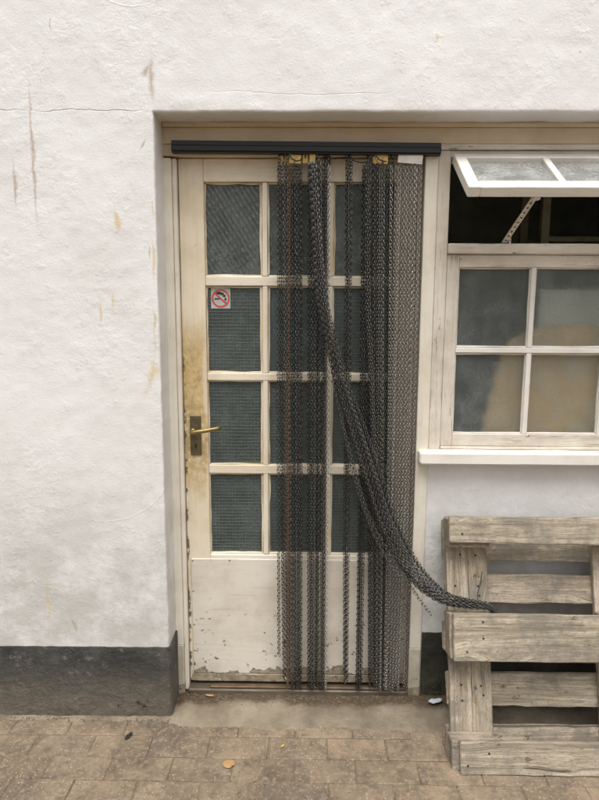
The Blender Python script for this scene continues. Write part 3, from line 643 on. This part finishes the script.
# top-hung vent, swung outward
HZ, HY, LV = 2.050, -0.004, 0.278
vx0, vx1 = 0.4935, WR-0.004
vent = plank('vent_sash', vx1-vx0, 0.032, 0.034, M['sash'], win, ch=0.003, wob=0.0008)     # its top rail carries the rest
vent.matrix_local = Matrix.Translation(Vector(((vx0+vx1)/2-0.49, HY, HZ-0.98))) @ Matrix.Rotation(R(-57), 4, 'X') @ Matrix.Translation(Vector((0, 0.002, -0.018)))
def vbar(name, x0, x1, s0, s1, y0, y1, mat='sash', **kw):   # s measured down from the hinge, in the sash's own plane
    cx = (vx0+vx1)/2
    return bar(name, x0-cx, x1-cx, y0, y1, 0.018-s1, 0.018-s0, M[mat], vent, **kw)
vbar('vent_stile', vx0, vx0+0.038, 0.0345, LV, -0.017, 0.017); vbar('vent_stile', vx1-0.038, vx1, 0.0345, LV, -0.017, 0.017)
vbar('vent_rail', vx0+0.0385, vx1-0.0385, LV-0.048, LV, -0.0165, 0.0165)
for x in (0.800, 1.075): vbar('vent_bar', x-0.011, x+0.011, 0.0345, LV-0.0485, -0.0145, 0.012)
for (a, b) in ((vx0+0.036, 0.789), (0.811, 1.064), (1.086, vx1-0.036)):
    vbar('vent_pane', a-0.002, b+0.002, 0.030, LV-0.045, 0.000, 0.004, 'g_vent', ch=0.0003, wob=0.0)
# stay: a flat bar with holes from the vent's bottom rail down to the transom

P0 = Vector((0.690, 0.012, 1.768)); P1 = Vector((0.716, -0.205, 1.893)); L = (P1-P0).length
sv = []; sf = []
def addbox(*b):
    v, f = box_data(*b); k = len(sv); sv.extend(v); sf.extend(tuple(i+k for i in q) for q in f)
addbox(0, L, -0.0022, 0.0022, -0.009, -0.0045); addbox(0, L, -0.0022, 0.0022, 0.0045, 0.009)
for i in range(11):
    a = L*i/10.0; addbox(max(0, a-0.006), min(L, a+0.006), -0.002, 0.002, -0.0046, 0.0046)
stay = mesh_obj('stay_bar', sv, sf, M['window'], win)
d = (P1-P0).normalized(); side = Vector((1, 0, 0)); side = (side - d*side.dot(d)).normalized(); nn = d.cross(side)
stay.matrix_local = Matrix.Translation(P0 - Vector((0.49, 0, 0.98))) @ Matrix(((d.x, nn.x, side.x, 0), (d.y, nn.y, side.y, 0), (d.z, nn.z, side.z, 0), (0, 0, 0, 1)))
V, F = tube_data([(0.712-0.49, 0.02, 1.760-0.98), (0.712-0.49, 0.02, 1.785-0.98)], 0.004, 8); mesh_obj('stay_pin', V, F, M['window'], win)
o = wbar('vent_catch', 0.926, 0.942, -0.232, -0.222, 1.852, 1.882, 'sash')
o = wbar('stay_bracket', 0.706, 0.728, -0.215, -0.196, 1.878, 1.900, 'sash')

# ------------------------------------------------------------------ things in the room, seen blurred through the panes
out = []
base = [(0.660, 1.02), (0.668, 1.09), (0.678, 1.16), (0.690, 1.22), (0.698, 1.28), (0.712, 1.33), (0.725, 1.375), (0.752, 1.415), (0.80, 1.448), (0.85, 1.468), (0.93, 1.474), (1.05, 1.480), (1.18, 1.472), (1.30, 1.482), (1.36, 1.45), (1.37, 1.02)]
for i in range(len(base)-1):
    for k in range(3):
        u = k/3; bx_ = base[i][0] + (base[i+1][0]-base[i][0])*u; bz_ = base[i][1] + (base[i+1][1]-base[i][1])*u
        out.append((bx_ + noise.noise(Vector((bx_*23, bz_*23, 1)))*0.012, max(1.0205, bz_ + noise.noise(Vector((bx_*19, bz_*19, 7)))*0.010)))
out.append(base[-1])
V = []; F = []
for (y, k) in ((0.060, 0.012), (0.052, 0.0), (0.090, 0.0), (0.100, 0.012)):
    c = (1.0, 1.2)
    V += [(x + (c[0]-x)*k*2, y, max(1.0205, z + (c[1]-z)*k*2)) for x, z in out]
ys = sorted(set(v[1] for v in V)); n = len(out)
V = [(x, {0.060: 0.068, 0.052: 0.078, 0.090: 0.100, 0.100: 0.108}[y], z) for x, y, z in V]
for a in range(3):
    for i in range(n): F.append((a*n+i, a*n+(i+1) % n, (a+1)*n+(i+1) % n, (a+1)*n+i))
F.append(tuple(range(n))); F.append(tuple(range(3*n, 4*n)))
tag(mesh_obj('tan_board', V, F, M['tan']), 'tan round-shouldered board standing blurred behind the lower window panes', 'board')
b1 = bar('pale_board', 0.865, 1.40, 0.112, 0.132, 1.0205, 1.607, M['pale'], None, seg=6)
tag(b1, 'pale grey-green board standing blurred behind the upper right window pane', 'board')
sh = tag(empty('shelf_unit', (1.05, 0.62, 0.03)), 'dim olive shelving glimpsed inside through the open top vent', 'shelf')
for (x, y) in ((0, 0), (0.9, 0), (0, 0.28), (0.9, 0.28)): bar('upright', x-0.018, x+0.018, y-0.018, y+0.018, 0.0, 2.2, M['shelf'], sh)
for z in (0.1, 0.55, 1.0, 1.45, 1.80, 2.05): bar('shelf', 0.0, 0.9, -0.017, 0.297, z, z+0.022, M['shelf'], sh)

# ------------------------------------------------------------------ chain fly curtain
cur = tag(empty('chain_curtain', (0, -0.02, 2.06)), 'grey metal chain fly curtain bunched on a black rail and swept towards the pallet', 'curtain')
def cpt(p): return (p[0], p[1]+0.02, p[2]-2.06)
def crail(name, x0, x1, y0, y1, z0, z1, mat='black', **kw):
    return bar(name, x0, x1, y0+0.02, y1+0.02, z0-2.06, z1-2.06, M[mat], cur, **kw)
rot = Matrix.Rotation(R(0.5), 4, 'Y')
for nm, (y0, y1, z0, z1) in (('rail', (-0.031, -0.0062, 2.0805, 2.0965)), ('rail_face', (-0.036, -0.0064, 2.0625, 2.0800)), ('rail_lip', (-0.031, -0.0062, 2.0570, 2.0620))):
    plank(nm, 0.920, z1-z0, y1-y0, M['black'], cur, Matrix.Translation(Vector((-0.013, 0, 0))) @ rot @ Matrix.Translation(Vector(cpt((0, (y0+y1)/2, (z0+z1)/2)))), ch=0.0015, seg=8, wob=0.0003)
PITCH = 0.0118
def link_ring(n=10, sides=4, a=0.0084, b=0.0050, r=0.00115):
    pts = []
    for i in range(n):
        t = 2*math.pi*i/n; c, s = math.cos(t), math.sin(t)
        z = a*math.copysign(abs(c)**0.8, c); x = b*math.copysign(abs(s)**0.75, s)
        pts.append((x, z))
    return pts
LR = link_ring()
def strand_mesh(name, path, seed, mat):
    """links strung along a polyline (top first)"""
    rg = random.Random(seed); pts = [Vector(p) for p in path]
    seg = [(pts[i+1]-pts[i]).length for i in range(len(pts)-1)]; tot = sum(seg)
    V = []; F = []; n = len(LR); base = rg.uniform(-0.06, 0.06); s = 0.0; k = 0
    while s < tot:
        d = s; i = 0
        while i < len(seg)-1 and d > seg[i]: d -= seg[i]; i += 1
        t = min(1.0, d/seg[i]); c = pts[i].lerp(pts[i+1], t); ax = (pts[i+1]-pts[i]).normalized()
        side = Vector((1, 0, 0)) - ax*ax.x
        if side.length < 0.2: side = Vector((0, 0, 1)) - ax*ax.z
        side.normalize(); fw = ax.cross(side)
        ang = base + (0.75 if k % 2 else -0.75) + rg.uniform(-0.05, 0.05) + 0.08*math.sin(s*3 + seed); tl = rg.uniform(-0.03, 0.03) + (0.30 if k % 2 else -0.30)
        u = side*math.cos(ang) + fw*math.sin(ang); a2 = (ax*math.cos(tl) + u*math.sin(tl)); u2 = (u*math.cos(tl) - ax*math.sin(tl)); w = a2.cross(u2)
        b0 = len(V); r = 0.00125
        for q in range(n):
            x, z = LR[q]; x2, z2 = LR[(q+1) % n]; x0, z0 = LR[q-1]
            tx, tz = x2-x0, z2-z0; L = math.hypot(tx, tz); nx, nz = tz/L, -tx/L
            p = c + u2*x + a2*z; nn = u2*nx + a2*nz
            V += [tuple(p + nn*r), tuple(p + w*r), tuple(p - nn*r), tuple(p - w*r)]
        for q in range(n):
            q2 = (q+1) % n
            for m in range(4): F.append((b0+q*4+m, b0+q*4+(m+1) % 4, b0+q2*4+(m+1) % 4, b0+q2*4+m))
        s += PITCH; k += 1
    me = bpy.data.meshes.new(name); me.from_pydata(V, [], F); me.materials.append(mat)
    for f in me.polygons: f.use_smooth = True
    return me
def straight(seed, mat, length=1.955):
    rg = random.Random(seed); ph = rg.uniform(0, 6)
    path = [(0.0012*math.sin(ph + z*2.4) * min(1, z*2), 0.0025*math.sin(ph*2 + z*1.9), -z) for z in frange(0, length, 0.08)]
    return strand_mesh('chain_strand', path, seed, mat)
SD = [straight(i, M['chain']) for i in range(5)]; SP = [straight(20+i, M['chain_pale']) for i in range(4)]; SR = [straight(40, M['chain_rust'])]
SS = straight(50, M['chain'], 1.81)
rg = random.Random(3)
def hang(xt, xb, y, meshes, z=2.012):
    me = rg.choice(meshes); o = bpy.data.objects.new('chain_strand', me); COL.objects.link(o); o.parent = cur
    o.location = (xt, y+0.02, z-2.06)
    Lg = 1.955; o.rotation_euler = (R(rg.uniform(-0.25, 0.15)), math.asin(-(xb-xt)/Lg), rg.uniform(-0.22, 0.22))
    return o
def bunch(xt0, xt1, xb0, xb1, n, layers, meshes, yb=-0.022, z=2.012):
    per = int(math.ceil(n/layers)); k = 0
    for l in range(layers):
        for i in range(per):
            if k >= n: break
            t = (i + 0.5*(l % 2) + rg.uniform(-0.10, 0.10))/max(1, per-0.5); t = min(1, max(0, t))
            tb = min(1, max(0, t + rg.uniform(-0.03, 0.03)))
            hang(xt0 + (xt1-xt0)*t, xb0 + (xb1-xb0)*tb, yb + l*0.0105 + rg.uniform(-0.002, 0.002), meshes, z + rg.choice((0, 0, 0, 2*PITCH, 4*PITCH)) + rg.uniform(-0.0012, 0.0012)); k += 1
bunch(-0.104, -0.030, -0.084, -0.020, 12, 2, SD)
hang(-0.106, -0.107, -0.030, [SS]); hang(-0.070, -0.074, -0.036, SR, 2.014)
bunch(-0.002, 0.036, 0.008, 0.046, 8, 2, SD); bunch(0.047, 0.072, 0.056, 0.080, 5, 2, SD + SP)
bunch(0.126, 0.144, 0.148, 0.162, 4, 2, SD, z=2.04)
bunch(0.184, 0.208, 0.197, 0.220, 5, 2, SD)
bunch(0.207, 0.286, 0.247, 0.318, 18, 3, SD + SD + SD + SP)
bunch(0.297, 0.372, 0.304, 0.366, 12, 2, SP)
bunch(0.362, 0.386, 0.380, 0.396, 4, 2, SP + SD)
# the strands swept across and tucked behind the pallet's middle runner
PA = R(17.0); PO = Vector((0.520, -0.394, 0.0))
def pal(x, s, d): return PO + Vector((x, s*math.sin(PA) + d*math.cos(PA), s*math.cos(PA) - d*math.sin(PA)))
def smooth_path(pts, sub=7):
    P = [Vector(p) for p in pts]; P = [2*P[0]-P[1]] + P + [2*P[-1]-P[-2]]; outp = []
    for i in range(1, len(P)-2):
        for k in range(sub):
            t = k/sub; a, b, c, d = P[i-1], P[i], P[i+1], P[i+2]
            outp.append(0.5*((2*b) + (c-a)*t + (2*a-5*b+4*c-d)*t*t + (3*b-a-3*c+d)*t*t*t))
    outp.append(P[-2]); return outp
e1, e2, e3, e4, e5 = pal(-0.030, 0.560, 0.052), pal(0.045, 0.546, 0.056), pal(0.122, 0.536, 0.06), pal(0.148, 0.505, 0.062), pal(0.158, 0.42, 0.062)
main = [(0.010, -0.050, 2.015), (0.023, -0.050, 1.836), (0.043, -0.052, 1.599), (0.072, -0.054, 1.46), (0.117, -0.058, 1.284), (0.172, -0.064, 1.122), (0.240, -0.076, 0.923), (0.289, -0.090, 0.777), (0.351, -0.110, 0.649), (0.414, -0.140, 0.570), tuple(e1), tuple(e2), tuple(e3), tuple(e4), tuple(e5)]
wid = [0.011, 0.012, 0.016, 0.016, 0.019, 0.024, 0.028, 0.030, 0.031, 0.031, 0.027, 0.018, 0.009, 0.006, 0.005]
MP = [Vector(p) for p in main]
for k in range(15):
    t = (k/14.0)*2 - 1; lay = (k % 3) * 0.008; pth2 = []; ph = rg.uniform(0, 6)
    for i, p in enumerate(MP):
        d = (MP[min(i+1, len(MP)-1)] - MP[max(i-1, 0)]).normalized(); latv = Vector((-d.z, 0, d.x))
        if latv.length < 0.2: latv = Vector((0, 0, 1))
        latv.normalize()
        tt = t + 0.14*math.sin(ph + i*0.55)
        q = p + latv*(tt*wid[i]) + Vector((0, -lay if i < 10 else -lay*0.5, 0))
        if i in (10, 11, 12): q.z = max(q.z, p.z - 0.012)
        pth2.append(q)
    me = strand_mesh('chain_strand', [Vector(cpt(p)) for p in smooth_path(pth2)], 100+k, M['chain'])
    o = bpy.data.objects.new('chain_strand', me); COL.objects.link(o); o.parent = cur
extra = [[(0.196, -0.036, 2.03), (0.203, -0.037, 1.6), (0.222, -0.04, 1.30), (0.238, -0.055, 1.02), (0.262, -0.09, 0.82), (0.325, -0.12, 0.655), (0.41, -0.165, 0.57), tuple(e1), tuple(e2), tuple(e3), tuple(e4)],
         [(0.203, -0.032, 2.03), (0.212, -0.033, 1.6), (0.230, -0.038, 1.30), (0.246, -0.055, 1.02), (0.272, -0.09, 0.83), (0.335, -0.12, 0.665), (0.42, -0.165, 0.575), tuple(e1), tuple(e2), tuple(e3), tuple(e4)],
         [(0.020, -0.06, 2.02), (0.040, -0.06, 1.66), (0.078, -0.062, 1.36), (0.112, -0.066, 1.18), (0.160, -0.07, 1.00), (0.225, -0.085, 0.79), (0.32, -0.11, 0.63), (0.42, -0.15, 0.545), tuple(e1), tuple(e2), tuple(e3)],
         [(0.034, -0.04, 2.03), (0.048, -0.045, 1.65), (0.10, -0.055, 1.25), (0.19, -0.07, 0.86), (0.29, -0.10, 0.635), (0.37, -0.13, 0.55), (0.405, -0.16, 0.505), (0.440, -0.19, 0.465)]]
for k, p in enumerate(extra):
    me = strand_mesh('chain_strand', [Vector(cpt(q)) for q in smooth_path(p)], 200+k, M['chain'])
    o = bpy.data.objects.new('chain_strand', me); COL.objects.link(o); o.parent = cur
# header strips that carry the strands, and loose hook cords
for (x0, x1, y, z0, z1, a, mt) in ((-0.106, -0.074, -0.014, 2.025, 2.054, -2, 'strip'), (-0.070, -0.030, -0.020, 2.027, 2.056, 3, 'strip'), (-0.024, -0.006, -0.014, 2.028, 2.058, 0, 'strip'), (0.000, 0.018, -0.022, 2.024, 2.058, 4, 'strip'),
                                  (0.216, 0.268, -0.020, 2.026, 2.056, 2, 'strip'), (0.302, 0.386, -0.024, 2.026, 2.057, 4.5, 'strip_w'), (0.046, 0.072, -0.006, 2.022, 2.054, 0, 'cord')):
    cx, cz = (x0+x1)/2, (z0+z1)/2
    o = plank('header_strip', x1-x0, z1-z0, 0.004, M[mt], cur, Matrix.Translation(Vector(cpt((cx, y, cz)))) @ Matrix.Rotation(R(a), 4, 'Y'), ch=0.001, seg=5, wob=0.0016)
for pts in ([(-0.070, -0.03, 2.058), (-0.062, -0.036, 2.040), (-0.045, -0.036, 2.032), (-0.028, -0.034, 2.036)], [(0.135, -0.02, 2.058), (0.15, -0.03, 2.036), (0.18, -0.03, 2.028), (0.205, -0.03, 2.036), (0.222, -0.034, 2.052), (0.238, -0.036, 2.036), (0.262, -0.034, 2.03)], [(0.085, -0.01, 2.047), (0.125, -0.01, 2.049)]):
    V, F = tube_data(smooth_path([cpt(p) for p in pts], 5), 0.0022, 6); mesh_obj('hook_cord', V, F, M['cord'], cur, True)
for x in (-0.088, -0.05, -0.015, 0.01, 0.06, 0.135, 0.2, 0.24, 0.28, 0.345, 0.385):
    V, F = tube_data([cpt((x, -0.015, 2.064)), cpt((x, -0.015, 2.045))], 0.003, 6); mesh_obj('glider', V, F, M['black'], cur)

# ------------------------------------------------------------------ pallet leaning in the recess
pt = tag(empty('wooden_pallet', tuple(PO)), 'weathered grey wooden pallet leaning on its side under the window', 'pallet')
pt.rotation_euler = (-PA, 0, 0)
def pb(name, x0, x1, d0, d1, s0, s1, **kw):
    kw.setdefault('ch', 0.003); kw.setdefault('wob', 0.0035); kw.setdefault('bite', 0.016); kw.setdefault('seg', 30)
    return bar(name, x0, x1, d0, d1, s0, s1, M['pallet'], pt, **kw)
PLN = 1.2
runners = []; strings = []
for (x0, x1, s0, s1, bt) in ((-0.019, PLN-0.02, 0.757, 0.850, 0.010), (-0.015, PLN-0.01, 0.362, 0.518, 0.010), (-0.002, PLN, 0.003, 0.108, 0.02)):
    runners.append((pb('runner', x0, x1, 0.0, 0.022, s0, s1, bite=bt), (x0, x1, s0, s1)))
for bx in (-0.022, 0.513, 1.045):
    for (s0, s1) in ((0.742, 0.842), (0.366, 0.514), (0.006, 0.104)):
        pb('block', bx + random.uniform(-0.003, 0.003), bx + 0.145, 0.0225, 0.0995, s0, s1, seg=6)
for (x0, x1, s0, s1) in ((-0.012, 0.0665, 0.012, 0.845), (0.0672, 0.137, 0.008, 0.838), (0.517, 0.661, 0.010, 0.842), (1.048, 1.192, 0.010, 0.842)):
    strings.append((pb('stringer', x0, x1, 0.100, 0.1215, s0, s1, ch=0.0015, wob=0.001), (x0, x1, s0, s1)))
for (s0, s1, dx) in ((0.686, 0.832, 0.0), (0.536, 0.637, 0.006), (0.367, 0.47, -0.004), (0.181, 0.295, 0.004), (0.012, 0.117, -0.003)):
    pb('deck_board', -0.02+dx, PLN-0.015, 0.122, 0.143, s0, s1)
nv, nf = tube_data([(0, 0.002, 0), (0, -0.0012, 0)], 0.0040, 8)
nme = bpy.data.meshes.new('nail'); nme.from_pydata(nv, [], nf); nme.materials.append(M['nail'])
rn = random.Random(12)
def nails(board, pts, c, vertical=False):
    for (x, z) in pts:
        x += rn.uniform(-0.012, 0.012); z += rn.uniform(-0.010, 0.010)
        o = bpy.data.objects.new('nail', nme); COL.objects.link(o); o.parent = board
        dx, dz = x - c[0], z - c[1]                       # offsets in the board's own axes
        o.location = (dz, -0.0107, -dx) if vertical else (dx, -0.0108, dz)
for b_, (x0, x1, s0, s1) in runners:
    for xc in (0.045, 0.58): nails(b_, [(xc - 0.02, s0 + 0.03), (xc + 0.04, s1 - 0.028)] + ([(xc + 0.05, (s0+s1)/2)] if s1-s0 > 0.12 else []), ((x0+x1)/2, (s0+s1)/2))
for b_, (x0, x1, s0, s1) in strings:
    nails(b_, [((x0+x1)/2, 0.70), ((x0+x1)/2, 0.60), ((x0+x1)/2, 0.565), ((x0+x1)/2, 0.265), ((x0+x1)/2, 0.215)], ((x0+x1)/2, (s0+s1)/2), True)

# ------------------------------------------------------------------ litter
def scrap(name, loc, sx, sy, h, mat, seed, label, cat, rz=0):
    V = []; F = []; n = 9; m = 5
    for i in range(n):
        for j in range(m):
            u, v = i/(n-1)*2-1, j/(m-1)*2-1
            k = math.sqrt(max(0.0, 1-u*u))*(0.7 + 0.3*noise.noise(Vector((u*2+seed, 0.3, seed)))) + 0.05
            V.append((u*sx, v*sy*k, h*(0.35 + 0.65*abs(noise.noise(Vector((u*2.1+seed, v*2.1, seed*1.7)))) + 0.25*v*v)))
    for i in range(n-1):
        for j in range(m-1): F.append((i*m+j, (i+1)*m+j, (i+1)*m+j+1, i*m+j+1))
    k = len(V); V += [(x, y, z + 0.0012) for x, y, z in V]; F += [tuple(q+k for q in f)[::-1] for f in F]
    bd = [i*m for i in range(n)] + [(n-1)*m+j for j in range(1, m)] + [i*m+m-1 for i in range(n-2, -1, -1)] + [j for j in range(m-2, 0, -1)]
    for a in range(len(bd)): b = bd[(a+1) % len(bd)]; F.append((bd[a], b, b+k, bd[a]+k))
    o = mesh_obj(name, V, F, mat, None, True, loc); o.rotation_euler = (0, 0, rz); return tag(o, label, cat)
scrap('plastic_scrap', (0.498, -0.055, 0.028), 0.030, 0.016, 0.016, M['paper'], 2, 'crumpled white scrap of plastic on the step beside the pallet', 'litter', 0.25)
scrap('curled_leaf', (-0.640, -0.232, 0.001), 0.021, 0.009, 0.008, M['leaf_d'], 5, 'small black curled leaf on paving before the left plinth', 'leaf', 1.2)
scrap('dry_leaf', (-0.262, -0.357, 0.001), 0.022, 0.026, 0.004, M['leaf_t'], 8, 'round orange-tan dry leaf flat on paving before the door', 'leaf', 0.4)
scrap('yellow_leaf', (-0.082, -0.268, 0.001), 0.008, 0.006, 0.004, M['leaf_y'], 11, 'tiny bright yellow leaf on paving before the door', 'leaf', 0.9)
scrap('leaf_fragment', (-0.378, -0.034, 0.032), 0.018, 0.007, 0.005, M['leaf_t'], 14, 'pale orange leaf fragment on the step below the door', 'leaf', -0.15)
# grit and crumbs of dirt swept against the threshold, the plinth and into the joints
gr = random.Random(21); V = []; F = []
def crumb(x, y, z, r):
    k = len(V); a0 = gr.uniform(0, 6.28)
    for i in range(4):
        a = a0 + i*math.pi/2; q = r*gr.uniform(0.6, 1.3); V.append((x + q*math.cos(a), y + q*math.sin(a), z - 0.001))
    V.append((x + gr.uniform(-0.3, 0.3)*r, y + gr.uniform(-0.3, 0.3)*r, z + r*gr.uniform(0.5, 1.1)))
    F.extend([(k, k+1, k+4), (k+1, k+2, k+4), (k+2, k+3, k+4), (k+3, k, k+4)])
for i in range(700): crumb(gr.uniform(-0.48, 0.50), -0.012 - abs(gr.gauss(0, 0.030)), 0.0285 + gr.uniform(-0.002, 0.002), gr.uniform(0.0010, 0.0034))
for i in range(260): crumb(gr.uniform(-1.3, -0.50), -0.131 - abs(gr.gauss(0, 0.014)), 0.0065, gr.uniform(0.0010, 0.0030))
for i in range(500): crumb(gr.uniform(-1.3, 1.4), gr.uniform(-0.75, -0.19), 0.001, gr.uniform(0.0008, 0.0024))
for i in range(420): crumb(gr.uniform(-1.3, 1.4), -0.22 - GY*gr.randint(0, 5) + gr.gauss(0, 0.003), 0.0008, gr.uniform(0.0008, 0.0024))
t = NT('dirt_crumbs'); n1 = t.noise(t.pos(), 150, 2); 
M['grit'] = t.done(t.bsdf(t.mix(t.ss(n1, 0.4, 0.6), (0.05, 0.037, 0.024), t.mix(t.ss(t.noise(t.pos(), 90, 1), 0.5, 0.6), (0.17, 0.125, 0.078), (0.42, 0.33, 0.21))), 0.9))
tag(mesh_obj('grit', V, F, M['grit']), 'loose grit and dirt crumbs along the doorstep and paving joints', 'grit', kind='stuff')
